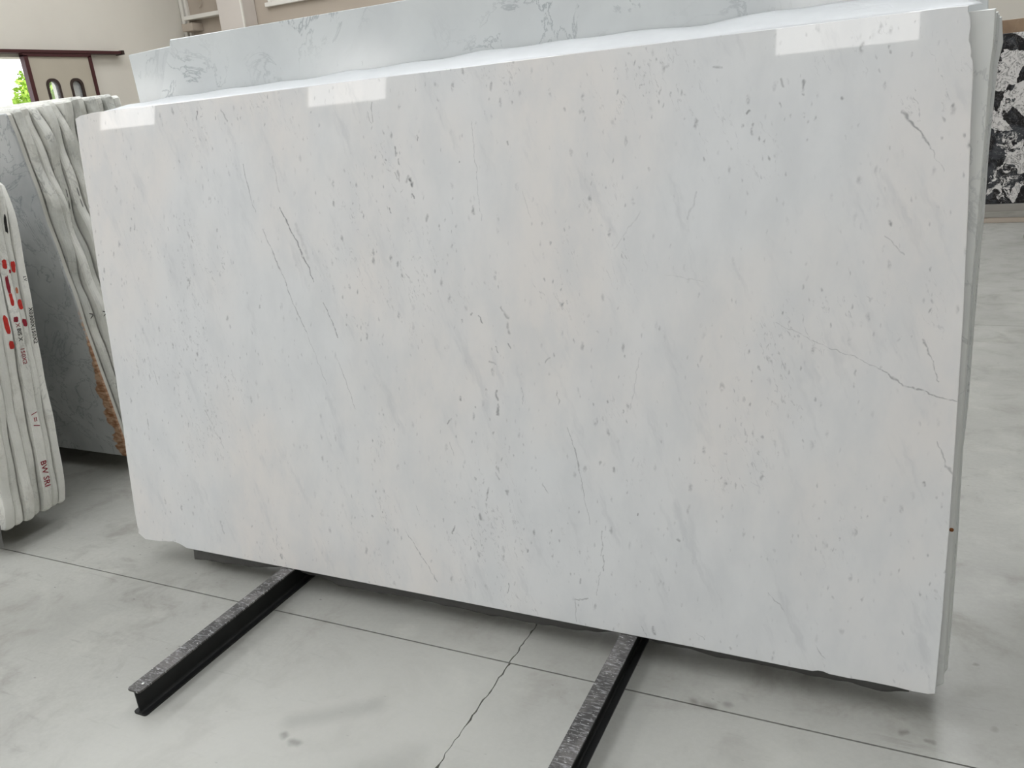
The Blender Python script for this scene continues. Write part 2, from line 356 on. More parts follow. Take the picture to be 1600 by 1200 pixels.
VEINS = [  # (start, end, half width, strength), metres on the slab face
    ((-2.013, 1.359), (-1.973, 1.277), 0.0045, 0.75),
    ((-1.973, 1.277), (-1.918, 1.170), 0.0055, 0.70),
    ((-1.918, 1.170), (-1.890, 1.103), 0.0035, 0.70),
    ((-1.950, 1.302), (-1.906, 1.181), 0.0110, 0.18),
    ((-2.166, 1.515), (-2.148, 1.408), 0.0040, 0.40),
    ((-2.148, 1.408), (-2.128, 1.350), 0.0030, 0.30),
    ((-2.102, 1.288), (-2.059, 1.198), 0.0028, 0.45),
    ((-2.059, 1.198), (-2.031, 1.134), 0.0045, 0.55),
    ((-2.031, 1.134), (-1.989, 1.023), 0.0030, 0.50),
    ((-1.989, 1.023), (-1.941, 0.926), 0.0030, 0.50),
    ((-1.855, 1.030), (-1.824, 0.970), 0.0026, 0.55),
    ((-1.824, 0.970), (-1.805, 0.907), 0.0035, 0.60),
    ((-2.032, 1.534), (-2.013, 1.414), 0.0040, 0.20),
    ((-1.941, 0.926), (-1.867, 0.740), 0.0025, 0.25),
    ((-1.811, 0.835), (-1.745, 0.655), 0.0025, 0.35),
    ((-1.472, 1.431), (-1.465, 1.410), 0.0080, 0.85),
    ((-1.478, 1.439), (-1.489, 1.423), 0.0080, 0.35),
    ((-1.467, 1.384), (-1.461, 1.370), 0.0040, 0.80),
    ((-1.526, 1.533), (-1.525, 1.507), 0.0040, 0.60),
    ((-1.516, 1.493), (-1.512, 1.479), 0.0040, 0.50),
    ((-1.529, 1.453), (-1.523, 1.433), 0.0030, 0.45),
    ((-1.556, 1.341), (-1.554, 1.329), 0.0040, 0.60),
    ((-1.440, 1.557), (-1.440, 1.549), 0.0040, 0.70),
    ((-1.563, 1.497), (-1.558, 1.493), 0.0040, 0.50),
    ((-1.247, 1.339), (-1.248, 1.315), 0.0060, 0.55),
    ((-1.413, 1.318), (-1.417, 1.298), 0.0060, 0.40),
    ((-1.289, 1.476), (-1.289, 1.472), 0.0040, 0.50),
    ((-1.126, 1.522), (-1.124, 1.513), 0.0060, 0.50),
    ((-1.243, 1.590), (-1.236, 1.495), 0.0018, 0.35),
    ((-1.236, 1.495), (-1.229, 1.409), 0.0018, 0.35),
    ((-1.229, 1.409), (-1.220, 1.293), 0.0018, 0.30),
    ((-1.241, 0.998), (-1.230, 0.976), 0.0040, 0.70),
    ((-1.266, 1.006), (-1.269, 1.001), 0.0050, 0.60),
    ((-1.302, 0.982), (-1.300, 0.974), 0.0050, 0.50),
    ((-1.160, 1.026), (-1.145, 1.002), 0.0050, 0.40),
    ((-1.145, 1.002), (-1.135, 0.992), 0.0080, 0.40),
    ((-1.142, 0.976), (-1.136, 0.946), 0.0070, 0.40),
    ((-1.139, 0.915), (-1.131, 0.899), 0.0040, 0.60),
    ((-1.185, 0.903), (-1.177, 0.877), 0.0030, 0.60),
    ((-1.208, 0.851), (-1.187, 0.842), 0.0060, 0.35),
    ((-1.186, 0.758), (-1.184, 0.727), 0.0050, 0.55),
    ((-1.185, 0.712), (-1.184, 0.678), 0.0060, 0.60),
    ((-1.319, 0.729), (-1.317, 0.718), 0.0060, 0.60),
    ((-1.225, 0.760), (-1.223, 0.758), 0.0060, 0.60),
    ((-1.265, 0.698), (-1.265, 0.696), 0.0060, 0.55),
    ((-1.000, 0.870), (-1.013, 0.858), 0.0040, 0.40),
    ((-0.977, 0.771), (-0.969, 0.727), 0.0030, 0.40),
    ((-1.097, 0.774), (-1.094, 0.723), 0.0030, 0.30),
    ((-0.942, 0.654), (-0.922, 0.592), 0.0020, 0.45),
    ((-0.922, 0.592), (-0.906, 0.521), 0.0030, 0.55),
    ((-0.906, 0.521), (-0.892, 0.450), 0.0020, 0.50),
    ((-0.892, 0.450), (-0.872, 0.348), 0.0018, 0.40),
    ((-0.832, 0.332), (-0.835, 0.247), 0.0030, 0.35),
    ((-0.826, 0.248), (-0.829, 0.201), 0.0035, 0.50),
    ((-0.839, 0.197), (-0.853, 0.115), 0.0020, 0.30),
    ((-0.928, 0.088), (-0.912, 0.086), 0.0025, 0.50),
    ((-0.912, 0.086), (-0.883, 0.100), 0.0030, 0.45),
    ((-0.928, 0.088), (-0.922, 0.013), 0.0020, 0.30),
    ((-1.027, 0.455), (-1.010, 0.436), 0.0030, 0.40),
    ((-1.566, 0.233), (-1.524, 0.175), 0.0020, 0.50),
    ((-1.524, 0.175), (-1.485, 0.119), 0.0030, 0.50),
    ((-1.485, 0.119), (-1.442, 0.059), 0.0022, 0.45),
    ((-1.515, 0.330), (-1.504, 0.296), 0.0020, 0.40),
    ((-1.263, 0.328), (-1.257, 0.313), 0.0100, 0.55),
    ((-1.364, 0.278), (-1.371, 0.247), 0.0040, 0.65),
    ((-1.228, 0.428), (-1.240, 0.378), 0.0040, 0.45),
    ((-1.370, 0.572), (-1.355, 0.525), 0.0020, 0.40),
    ((-1.359, 0.650), (-1.372, 0.634), 0.0040, 0.50),
    ((-1.164, 0.098), (-1.170, 0.062), 0.0026, 0.60),
    ((-1.198, 0.480), (-1.187, 0.459), 0.0050, 0.35),
    ((-0.795, 0.539), (-0.791, 0.528), 0.0060, 0.55),
    ((-0.716, 0.404), (-0.716, 0.398), 0.0040, 0.80),
    ((-0.593, 0.338), (-0.589, 0.334), 0.0060, 0.50),
    ((-0.907, 0.160), (-0.905, 0.145), 0.0050, 0.40),
    ((-0.050, 1.523), (-0.035, 1.500), 0.0060, 0.55),
    ((-0.035, 1.500), (-0.011, 1.476), 0.0045, 0.60),
    ((-0.011, 1.476), (0.014, 1.432), 0.0035, 0.55),
    ((0.014, 1.432), (0.049, 1.374), 0.0020, 0.25),
    ((-0.331, 0.996), (-0.202, 0.938), 0.0018, 0.30),
    ((-0.202, 0.938), (-0.060, 0.883), 0.0018, 0.40),
    ((-0.060, 0.883), (-0.011, 0.846), 0.0030, 0.50),
    ((-0.011, 0.846), (0.031, 0.831), 0.0030, 0.55),
    ((0.031, 0.831), (0.077, 0.816), 0.0028, 0.50),
    ((0.077, 0.816), (0.115, 0.807), 0.0024, 0.45),
    ((0.029, 0.965), (0.046, 0.925), 0.0035, 0.45),
    ((0.046, 0.925), (0.068, 0.863), 0.0025, 0.45),
    ((0.077, 0.702), (0.100, 0.640), 0.0030, 0.40),
    ((0.100, 0.640), (0.115, 0.621), 0.0050, 0.40),
    ((-0.073, 1.225), (-0.028, 1.176), 0.0025, 0.30),
    ((-0.283, 1.616), (-0.282, 1.591), 0.0050, 0.55),
    ((-0.282, 1.583), (-0.282, 1.582), 0.0050, 0.60),
    ((-0.338, 1.626), (-0.334, 1.610), 0.0050, 0.40),
    ((-0.507, 1.674), (-0.493, 1.670), 0.0050, 0.40),
    ((-0.407, 1.496), (-0.405, 1.519), 0.0050, 0.40),
    ((-0.188, 1.566), (-0.187, 1.564), 0.0060, 0.55),
    ((-0.415, 1.555), (-0.421, 1.549), 0.0040, 0.60),
    ((-0.063, 1.259), (-0.063, 1.254), 0.0060, 0.60),
    ((0.051, 0.588), (0.051, 0.585), 0.0060, 0.60),
    ((-2.364, 1.714), (-2.362, 1.703), 0.0050, 0.80),
    ((-2.362, 1.703), (-2.367, 1.688), 0.0040, 0.70),
    ((-2.247, 1.707), (-2.222, 1.666), 0.0050, 0.35),
    ((-1.605, 1.677), (-1.604, 1.618), 0.0030, 0.45),
    ((-1.622, 1.649), (-1.609, 1.614), 0.0020, 0.35),
    ((-1.440, 1.561), (-1.438, 1.553), 0.0040, 0.70),
    ((-0.669, 0.041), (-0.663, 0.017), 0.0060, 0.50),
    ((-0.706, 0.036), (-0.689, 0.009), 0.0030, 0.30),
    ((-0.329, 0.218), (-0.283, 0.168), 0.0020, 0.35),
    ((-0.193, 0.077), (-0.166, 0.043), 0.0020, 0.35),
    ((-0.530, 0.048), (-0.510, 0.031), 0.0020, 0.30),
    ((-2.799, 0.539), (-2.798, 0.498), 0.0030, 0.50),
    ((-2.731, 0.742), (-2.717, 0.690), 0.0030, 0.30),
    ((-2.472, 0.603), (-2.390, 0.455), 0.0030, 0.25),
    ((-2.446, 0.145), (-2.435, 0.100), 0.0060, 0.25),
    ((-2.145, 1.016), (-2.146, 1.009), 0.0070, 0.50),
    ((-1.050, 1.298), (-1.079, 1.374), 0.0020, 0.20),
    ((-0.636, 1.125), (-0.527, 1.108), 0.0020, 0.15),
    ((-0.574, 1.284), (-0.548, 1.351), 0.0040, 0.20),
    ((-0.787, 1.199), (-0.711, 1.305), 0.0030, 0.15),
    ((-0.711, 0.883), (-0.740, 0.727), 0.0025, 0.20),
]
MAT = {
    'front': make_front_marble([]),
    'stack': make_marble('honed_white_marble', srgb(218, 219, 215), srgb(206, 208, 206), srgb(140, 143, 146), 0.3, 3.5, 0.4),
    'grey': make_marble('polished_blue_grey_marble', srgb(211, 215, 215), srgb(201, 205, 206), srgb(116, 127, 134), 0.12, 4.2, 0.55, seed=3.0),
    'rough': make_marble('rough_sawn_marble', srgb(238, 237, 230), srgb(222, 222, 215), srgb(140, 140, 136), 0.75, 4.0, 0.35, 0.5, dust=srgb(200, 197, 187)),
    'rough2': make_marble('weathered_marble', srgb(226, 225, 217), srgb(200, 201, 195), srgb(130, 132, 130), 0.8, 4.0, 0.5, 0.6, 5.0, dust=srgb(172, 170, 160)),
    'rust': make_rust_marble(),
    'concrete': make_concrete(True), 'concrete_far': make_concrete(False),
    'joint': plain('joint_filler', srgb(74, 70, 62), 0.9, 0, 0.3, 30),
    'steel': plain('dark_mill_steel', srgb(38, 39, 39), 0.55, 0.3, 0.35, 12, 0.1),
    'worn': make_worn_steel(),
    'paint_dot': plain('white_paint', srgb(236, 236, 234), 0.5),
    'wall': plain('cream_plaster', srgb(214, 209, 198), 0.85, 0, 0.05, 0.8),
    'dim': plain('grey_block_wall', srgb(172, 169, 163), 0.9, 0, 0.08, 1.5),
    'taupe': plain('taupe_plaster', srgb(178, 166, 152), 0.85, 0, 0.05, 0.8),
    'column': plain('pale_column_paint', srgb(208, 200, 192), 0.8, 0, 0.04, 1.2),
    'trim': plain('off_white_trim', srgb(222, 218, 210), 0.6),
    'ceiling': plain('pale_roof_deck', srgb(206, 204, 198), 0.9),
    'maroon': plain('maroon_painted_steel', srgb(66, 28, 30), 0.45, 0.1),
    'leaf_panel': plain('beige_door_skin', srgb(176, 168, 152), 0.5, 0, 0.04, 2),
    'rubber': plain('dark_brown_rubber', srgb(48, 34, 28), 0.6),
    'rail_steel': plain('grey_painted_rail', srgb(150, 146, 140), 0.5, 0.2),
    'brown_marble': make_marble('brown_marble', srgb(150, 128, 106), srgb(126, 104, 84), srgb(212, 200, 180), 0.15, 2.0, 0.9, seed=8.0),
    'breccia': make_breccia(),
    'ink': plain('black_marker_ink', srgb(26, 24, 24), 0.6),
    'pencil': plain('grey_pencil', srgb(112, 112, 110), 0.7),
    'red': plain('red_spray_paint', srgb(206, 48, 38), 0.6, 0, 0.25, 60),
    'dark_red': plain('crimson_marker', srgb(150, 24, 46), 0.6, 0, 0.3, 60),
    'orange': plain('faded_orange_spray', srgb(206, 128, 96), 0.7, 0, 0.2, 60),
    'foam': make_film('white_film', (0.9, 0.92, 0.93, 1), 1.0, 0.35, 0.35),
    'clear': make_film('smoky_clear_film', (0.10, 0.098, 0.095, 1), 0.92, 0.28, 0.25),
    'facade': plain('pale_facade', srgb(240, 232, 214), 0.9, 0, 0.04, 1),
    'facade2': plain('white_facade', srgb(244, 244, 244), 0.9),
    'leafgreen': plain('bright_leaves', srgb(150, 186, 60), 0.6, 0, 0.4, 3),
    'bark': plain('bark', srgb(90, 74, 56), 0.9),
    'asphalt': plain('yard_paving', srgb(176, 172, 164), 0.9, 0, 0.1, 2),
    'sky_glow': emission('roof_light', (0.965, 0.985, 1.01, 1), SKYLIGHT),
    'window_glow': emission('daylit_window', (1.0, 0.97, 0.94, 1), WINDOW),
    'pane': None,
}
g = NT('window_glass'); g.pin('Base Color', (0.9, 0.95, 0.95, 1)); g.pin('Roughness', 0.05)
tp = g.t.nodes.new('ShaderNodeBsdfTransparent'); mx = g.t.nodes.new('ShaderNodeMixShader'); mx.inputs[0].default_value = 0.85
g.t.links.new(g.p.outputs[0], mx.inputs[1]); g.t.links.new(tp.outputs[0], mx.inputs[2]); g.t.links.new(mx.outputs[0], g.out.inputs[0])
MAT['pane'] = g.m

# ------------------------------------------------------------------ mesh helpers
def link(name, me, mat, parent=None):
    o = bpy.data.objects.new(name, me)
    if mat is not None:
        me.materials.clear(); me.materials.append(MAT[mat] if isinstance(mat, str) else mat)
    C.objects.link(o)
    if parent:
        o.parent = parent
    return o
def tag(o, label, cat, group=None):
    o['label'] = label; o['category'] = cat; o['kind'] = 'thing'
    if group:
        o['group'] = group
    return o
def struct(o, label=None):
    o['kind'] = 'structure'
    if label:
        o['label'] = label
    return o
def empty(name, loc=(0, 0, 0)):
    o = bpy.data.objects.new(name, None); C.objects.link(o); o.location = loc
    o.empty_display_size = 0.1
    return o
def mesh(name, verts, faces, smooth=False):
    me = bpy.data.meshes.new(name)
    me.from_pydata(verts, [], faces)
    bm = bmesh.new(); bm.from_mesh(me)
    bmesh.ops.recalc_face_normals(bm, faces=bm.faces)
    bm.to_mesh(me); bm.free()
    for p in me.polygons:
        p.use_smooth = smooth
    return me
def box_data(x0, x1, y0, y1, z0, z1):
    v = [(x, y, z) for x in (x0, x1) for y in (y0, y1) for z in (z0, z1)]
    f = [(0, 1, 3, 2), (4, 6, 7, 5), (0, 4, 5, 1), (2, 3, 7, 6), (0, 2, 6, 4), (1, 5, 7, 3)]
    return v, f
def boxes(name, lst, mat, parent=None, bevel=0.0):
    V, F = [], []
    for b in lst:
        v, f = box_data(*b); k = len(V); V += v; F += [tuple(i + k for i in q) for q in f]
    me = mesh(name, V, F)
    if bevel:
        bm = bmesh.new(); bm.from_mesh(me)
        bmesh.ops.bevel(bm, geom=bm.edges[:], offset=bevel, segments=2, affect='EDGES')
        bm.to_mesh(me); bm.free()
    return link(name, me, mat, parent)
def inset_ring(pts, d):
    n = len(pts); out = []
    area = sum(pts[i][0] * pts[(i + 1) % n][1] - pts[(i + 1) % n][0] * pts[i][1] for i in range(n))
    s = 1 if area > 0 else -1
    for i in range(n):
        a, b, c = Vector(pts[i - 1]), Vector(pts[i]), Vector(pts[(i + 1) % n])
        e1, e2 = (b - a), (c - b)
        if e1.length < 1e-6 or e2.length < 1e-6:
            out.append(pts[i]); continue
        n1 = Vector((-e1.y, e1.x)).normalized() * s; n2 = Vector((-e2.y, e2.x)).normalized() * s
        m = n1 + n2
        if m.length < 1e-4:
            m = n1
        m.normalize(); k = min(1.5, 1 / max(0.4, m.dot(n1)))
        out.append((b.x + m.x * d * k, b.y + m.y * d * k))
    return out
def prism(name, pts, rings, smooth=False, axis='y'):
    """pts: outline (x,z); rings: list of (y, inset)"""
    V, F = [], []; n = len(pts)
    for y, d in rings:
        r = inset_ring(pts, d) if d else pts
        V += [(p[0], y, p[1]) for p in r] if axis == 'y' else [(y, p[0], p[1]) for p in r]
    for k in range(len(rings) - 1):
        for i in range(n):
            j = (i + 1) % n
            F.append((k * n + i, k * n + j, (k + 1) * n + j, (k + 1) * n + i))
    F.append(tuple(range(n))); F.append(tuple(range((len(rings) - 1) * n, len(rings) * n)))
    return mesh(name, V, F, smooth)

# ------------------------------------------------------------------ room
XL, YB, XR, YF, ZC = -14.2, 14.29, 9.0, -6.0, 6.6
# floor: base with cast bays, saw-cut joints every 4.28 m, one joint broken into a crack
floor = struct(boxes('floor', [(XL - 0.3, XR + 0.3, YF - 0.3, YB + 0.3, -0.20, -0.010)], 'joint'), 'pale grey concrete floor with saw-cut joints')
xs = [XL, -9.67, -5.39, -1.11, 3.17, XR]
ys = [YF, -2.32, 1.96, 6.24, 10.52, YB]
rc = random.Random(3)
crk = []
yy = YF
while yy < YB:
    crk.append((yy, rc.uniform(-1, 1) * 0.0036, 0.0008 + abs(rc.gauss(0, 0.0014))))
    yy += 0.018
crk.append((YB, 0, 0.003))
for i in range(5):
    for j in range(5):
        G = 0.0028
        y0, y1 = ys[j] + (G if j else 0), ys[j + 1] - (G if j < 4 else 0)
        def side(xv, sgn, jag):
            if not jag:
                return [(xv + sgn * (0.0028 if 0 < xs.index(xv) < 5 else 0), y) for y in (y0, y1)]
            pts = [(xv + o + sgn * w, y) for y, o, w in crk if y0 < y < y1]
            return [(pts[0][0], y0)] + pts + [(pts[-1][0], y1)]
        left = side(xs[i], 1, i == 3); right = side(xs[i + 1], -1, i == 2)
        out = left[::-1] + right
        n = len(out)
        V = [(x, y, 0.0) for x, y in out] + [(x, y, -0.012) for x, y in out]
        F = [tuple(range(n)), tuple(range(2 * n - 1, n - 1, -1))] + [(k, (k + 1) % n, n + (k + 1) % n, n + k) for k in range(n)]
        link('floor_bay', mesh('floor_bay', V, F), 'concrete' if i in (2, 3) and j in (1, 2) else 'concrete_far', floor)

# left wall with the doorway (opening y 9.0..11.2, to z 3.30)
OY0, OY1, OZ = 7.4, 11.02, 3.30
wl = struct(boxes('wall_left', [(XL - 0.3, XL, YF, OY0, 0, ZC), (XL - 0.3, XL, OY1, YB + 0.3, 0, ZC), (XL - 0.3, XL, OY0, OY1, OZ, ZC)], 'wall'))
wb = struct(boxes('wall_back', [(XL, -11.93, YB, YB + 0.3, 0, ZC), (-11.93, -4.0, YB, YB + 0.3, 0, 4.1), (-11.93, -4.0, YB, YB + 0.3, 5.9, ZC), (-4.0, XR, YB, YB + 0.3, 0, ZC)], 'taupe'))
wr = struct(boxes('wall_right', [(XR, XR + 0.3, YF, YB + 0.3, 0, ZC)], 'wall'))
wf = struct(boxes('wall_front', [(XL - 0.3, XR + 0.3, YF - 0.3, YF, 0, ZC)], 'dim'))
ce = struct(boxes('ceiling', [(XL - 0.3, XR + 0.3, YF - 0.3, YB + 0.3, ZC, ZC + 0.25)], 'ceiling'))
# pale wall panel closing the right part of the back wall
struct(boxes('trim_1', [(-0.6, XR, YB - 0.03, YB, 0, ZC)], 'wall'), 'pale facing on the back wall behind the dark slabs')
# roof lights
k = 1
for x in (-11.5, -7.6, -3.7, 0.6):
    w = struct(boxes('window_%d' % k, [(x - 0.75, x + 0.75, YF + 0.7, YB - 1.0, ZC - 0.03, ZC - 0.012)], 'sky_glow'), 'long translucent roof light in the ceiling')
    boxes('window_frame', [(x - 0.83, x - 0.75, YF + 0.62, YB - 0.92, ZC - 0.08, ZC), (x + 0.75, x + 0.83, YF + 0.62, YB - 0.92, ZC - 0.08, ZC),
                           (x - 0.75, x + 0.75, YF + 0.62, YF + 0.7, ZC - 0.08, ZC), (x - 0.75, x + 0.75, YB - 1.0, YB - 0.92, ZC - 0.08, ZC)], 'trim', w)
    k += 1
# high windows in the wall behind the camera (mirrored in the polished slab)
for x0, x1 in ((-13.63, -12.21), (-8.82, -7.335), (-1.675, -0.11)):
    w = struct(boxes('window_%d' % k, [(x0, x1, YF, YF + 0.012, 4.535, 5.45)], 'window_glow'), 'high daylit window behind the camera')
    boxes('window_frame', [(x0 - 0.07, x1 + 0.07, YF, YF + 0.05, 5.45, 5.52), (x0 - 0.07, x1 + 0.07, YF, YF + 0.05, 4.465, 4.535),
                           (x0 - 0.07, x0, YF, YF + 0.05, 4.535, 5.45), (x1, x1 + 0.07, YF, YF + 0.05, 4.535, 5.45)], 'trim', w)
    k += 1
# high window of the back wall with a projecting sill
w = struct(boxes('window_%d' % k, [(-11.93, -4.0, YB + 0.12, YB + 0.135, 4.1, 5.9)], 'trim'), 'white panelled high window in the back wall')
boxes('window_sill', [(-11.93, -4.0, YB - 0.09, YB + 0.3, 4.02, 4.1)], 'trim', w, 0.006)
boxes('window_frame', [(-11.93, -11.85, YB + 0.02, YB + 0.1, 4.1, 5.9), (-11.85, -4.0, YB + 0.04, YB + 0.1, 4.1, 4.16)], 'trim', w)
# corner column and the niche beside it
cl = struct(boxes('trim_2', [(-12.87, -12.24, YB - 0.42, YB, 0, ZC)], 'column', bevel=0.02), 'square pale column at the corner of the hall')
boxes('corner_bead', [(-12.255, -12.215, YB - 0.435, YB - 0.395, 0, ZC)], 'trim', cl)
nb = struct(empty('trim_3', (-13.6, YB, 0)), 'pale ducts and ledge in the corner of the hall')
def tube(name, pts, r, mat, parent, seg=10):
    V, F = [], []
    for i, p in enumerate(pts):
        p = Vector(p); a = Vector(pts[max(0, i - 1)]); b = Vector(pts[min(len(pts) - 1, i + 1)])
        t = (b - a).normalized(); u = t.orthogonal().normalized() if i == 0 else (u - t * u.dot(t)).normalized()
        v = t.cross(u)
        for q in range(seg):
            an = 2 * math.pi * q / seg
            V.append(tuple(p + u * r * math.cos(an) + v * r * math.sin(an)))
    for i in range(len(pts) - 1):
        for q in range(seg):
            F.append((i * seg + q, i * seg + (q + 1) % seg, (i + 1) * seg + (q + 1) % seg, (i + 1) * seg + q))
    F += [tuple(range(seg)), tuple(range((len(pts) - 1) * seg, len(pts) * seg))]
    return link(name, mesh(name, V, F, True), mat, parent)
boxes('duct', [(-0.585, -0.50, -0.10, 0, 0, ZC)], 'trim', nb, 0.006)
boxes('duct', [(-0.478, -0.41, -0.07, 0, 0, ZC)], 'trim', nb, 0.006)
boxes('duct_gap', [(-0.50, -0.478, -0.03, 0, 0, ZC)], 'rubber', nb)
boxes('ledge', [(-0.40, 0.73, -0.22, 0, 4.02, 4.10)], 'trim', nb, 0.008)
boxes('bracket_box', [(-0.42, -0.12, -0.30, 0, 3.80, 3.95)], 'taupe', nb, 0.008)
tube('hook', [(0.0 + 0.09 * math.sin(a) - 0.1, -0.05, 4.33 + 0.09 * math.cos(a)) for a in [i * 0.3 for i in range(11)]], 0.012, 'taupe', nb)

# sliding door on the left wall
dr = struct(empty('door_1', (XL, 10.96, 0)), 'beige sliding door leaf with pill-shaped windows and maroon frame')
dx0, dx1 = 0.06, 0.12
def pill(cy, w, z0, z1, seg=8, grow=0.0):
    pts = []; r = w / 2 + grow; rr = min(r, 0.12)
    for cx, cz, a0 in ((cy + r - rr, z1 + grow - rr, 0), (cy - r + rr, z1 + grow - rr, 90), (cy - r + rr, z0 - grow + rr, 180), (cy + r - rr, z0 - grow + rr, 270)):
        for q in range(seg + 1):
            a = math.radians(a0 + 90 * q / seg); pts.append((cx + rr * math.cos(a), cz + rr * math.sin(a)))
    return pts
L0, L1, LT = -0.61, 0.62, 3.32
P1, P2 = (-0.235, 0.25), (0.25, 0.25)
def leaf_mesh():
    bm = bmesh.new()
    def loop(pts, x):
        vs = [bm.verts.new((x, a, b)) for a, b in pts]
        return [bm.edges.new((vs[i], vs[(i + 1) % len(vs)])) for i in range(len(vs))]
    for x in (dx0, dx1):
        e = loop([(L0, 0.03), (L1, 0.03), (L1, LT), (L0, LT)], x)
        for cy, w in (P1, P2):
            e += loop(pill(cy, w, 2.0, 2.92), x)
        bmesh.ops.triangle_fill(bm, edges=e, use_beauty=True)
    me = bpy.data.meshes.new('leaf'); bm.to_mesh(me); bm.free()
    return me
link('leaf', leaf_mesh(), 'leaf_panel', dr)
for cy, w in (P1, P2):
    o_, i_ = pill(cy, w, 2.0, 2.92, grow=0.015), pill(cy, w, 2.0, 2.92, grow=-0.03)
    n = len(o_); V = []
    for x in (dx0 - 0.012, dx1 + 0.012):
        V += [(x, a, b) for a, b in o_] + [(x, a, b) for a, b in i_]
    F = []
    for q in range(n):
        r = (q + 1) % n
        F += [(q, r, n + r, n + q), (2 * n + q, 3 * n + q, 3 * n + r, 2 * n + r), (q, 2 * n + q, 2 * n + r, r), (n + q, n + r, 3 * n + r, 3 * n + q)]
    gk = link('window_gasket', mesh('window_gasket', V, F), 'rubber', dr)
    link('pane', prism('pane', i_, [(0.085, 0), (0.091, 0)], axis='x'), 'pane', gk)
boxes('jamb', [(dx0 - 0.02, dx1 + 0.03, L0 - 0.08, L0, 0.02, LT)], 'maroon', dr)
boxes('jamb', [(dx0 - 0.02, dx1 + 0.03, L1, L1 + 0.06, 0.02, LT)], 'maroon', dr)
boxes('head_bar', [(dx0 - 0.02, dx1 + 0.03, L0 - 0.08, L1 + 0.06, LT - 0.02, LT + 0.035)], 'maroon', dr)
boxes('pull_handle', [(dx1 + 0.03, dx1 + 0.08, L0 - 0.06, L0 - 0.03, 1.0, 1.3)], 'rail_steel', dr)
tr = struct(boxes('trim_4', [(XL, XL + 0.17, 5.0, 12.33, 3.355, 3.41)], 'maroon', bevel=0.008), 'maroon sliding-door rail on the left wall')
boxes('rail_end_stop', [(XL, XL + 0.19, 12.33, 12.38, 3.345, 3.42)], 'rubber', tr)

# ------------------------------------------------------------------ yard outside the door
struct(boxes('floor_yard', [(-60, XL - 0.3, -20, 50, -0.2, -0.02)], 'asphalt'), 'sunlit paved yard outside the door')
fb = tag(empty('building', (-32, 20, 0)), 'overexposed pale building seen outside the left doorway', 'building')
boxes('wall', [(-2, 0, -14, 16, 0, 4.3)], 'facade', fb)
boxes('upper_wall', [(-2.5, -0.3, -14, 16, 4.3, 9)], 'facade2', fb)
boxes('cornice', [(-2, 0.12, -14, 16, 4.25, 4.42)], 'facade2', fb)
for yy in (-8, -5, -2, 1, 4):
    wv = boxes('window', [(-0.34, -0.26, yy, yy + 1.0, 5.3, 6.6)], 'facade', fb)
    boxes('pane', [(-0.27, -0.245, yy + 0.1, yy + 0.9, 5.4, 6.5)], 'pane', wv)
rb = random.Random(11)
def bush(name, loc, rx, rz, n, label):
    t = tag(empty(name, loc), label, 'bush')
    V, F = [], []
    for _ in range(n):
        a, b = rb.uniform(0, 6.283), math.acos(rb.uniform(-1, 1)); r = rb.uniform(0.55, 1) ** 0.5 * (1 + 0.12 * math.sin(3 * a) * math.sin(2 * b))
        c = Vector((rx * r * math.sin(b) * math.cos(a), rx * r * math.sin(b) * math.sin(a), rz + rz * r * math.cos(b)))
        u = Vector((rb.gauss(0, 1), rb.gauss(0, 1), rb.gauss(0, 1))).normalized(); v = u.orthogonal().normalized(); s = rb.uniform(0.05, 0.11)
        k = len(V)
        V += [tuple(c - u * s), tuple(c + v * s * 0.45), tuple(c + u * s), tuple(c - v * s * 0.45)]
        F.append((k, k + 1, k + 2, k + 3))
    me = bpy.data.meshes.new('foliage'); me.from_pydata(V, [], F)
    fo = link('foliage', me, 'leafgreen', t); fo['kind'] = 'stuff'
    tube('stem', [(0, 0, 0), (0, 0, rz)], 0.06, 'bark', t, 6)
    return t
bush('leafy_bush', (-20.0, 15.05, 0), 1.0, 1.9, 7000, 'bright green sunlit bush seen through the door gap')
bush('leafy_bush', (-23.5, 19.4, 0), 0.75, 2.1, 5000, 'green bush seen through the door\'s pill-shaped window')

# ------------------------------------------------------------------ I-beams
BH, BW = 0.093, 0.054
def ibeam(x, y0, y1, label, dot=False):
    t = tag(empty('steel_beam', (x, y0, 0)), label, 'beam', 'steel I-beams carrying slabs')
    ln = y1 - y0; tf, tw = 0.006, 0.0045; h = BW / 2
    def fl(name, z0, z1, mat):
        r = 0.008; pts = [(-h, r), (-h + r * 0.3, r * 0.3), (-h + r, 0), (h - r, 0), (h - r * 0.3, r * 0.3), (h, r), (h, ln), (-h, ln)]
        V = [(a, b, z0) for a, b in pts] + [(a, b, z1) for a, b in pts]; n = len(pts)
        F = [tuple(range(n)), tuple(range(n, 2 * n))] + [(k, (k + 1) % n, n + (k + 1) % n, n + k) for k in range(n)]
        return link(name, mesh(name, V, F), mat, t)
    fl('top_flange', BH - tf, BH, 'worn')
    fl('bottom_flange', 0, tf, 'steel')
    prof = [(-tw / 2 - 0.006, tf), (-tw / 2 - 0.002, tf + 0.002), (-tw / 2, tf + 0.007), (-tw / 2, BH - tf - 0.007), (-tw / 2 - 0.002, BH - tf - 0.002), (-tw / 2 - 0.006, BH - tf)]
    prof = prof + [(-a, b) for a, b in prof[::-1]]
    link('web', prism('web', prof, [(0.004, 0), (ln - 0.004, 0)]), 'steel', t)
    if dot:
        tube('paint_dot', [(0.006, 0.035, BH - 0.001), (0.006, 0.035, BH + 0.002)], 0.0045, 'paint_dot', t, 10)
    return t
ibeam(-2.119, 1.357, 3.0, 'dark steel I-beam with its free end visible on the floor, left of the two', True)
ibeam(-0.747, 0.85, 3.0, 'dark steel I-beam running out of the bottom of the picture under the front slab')
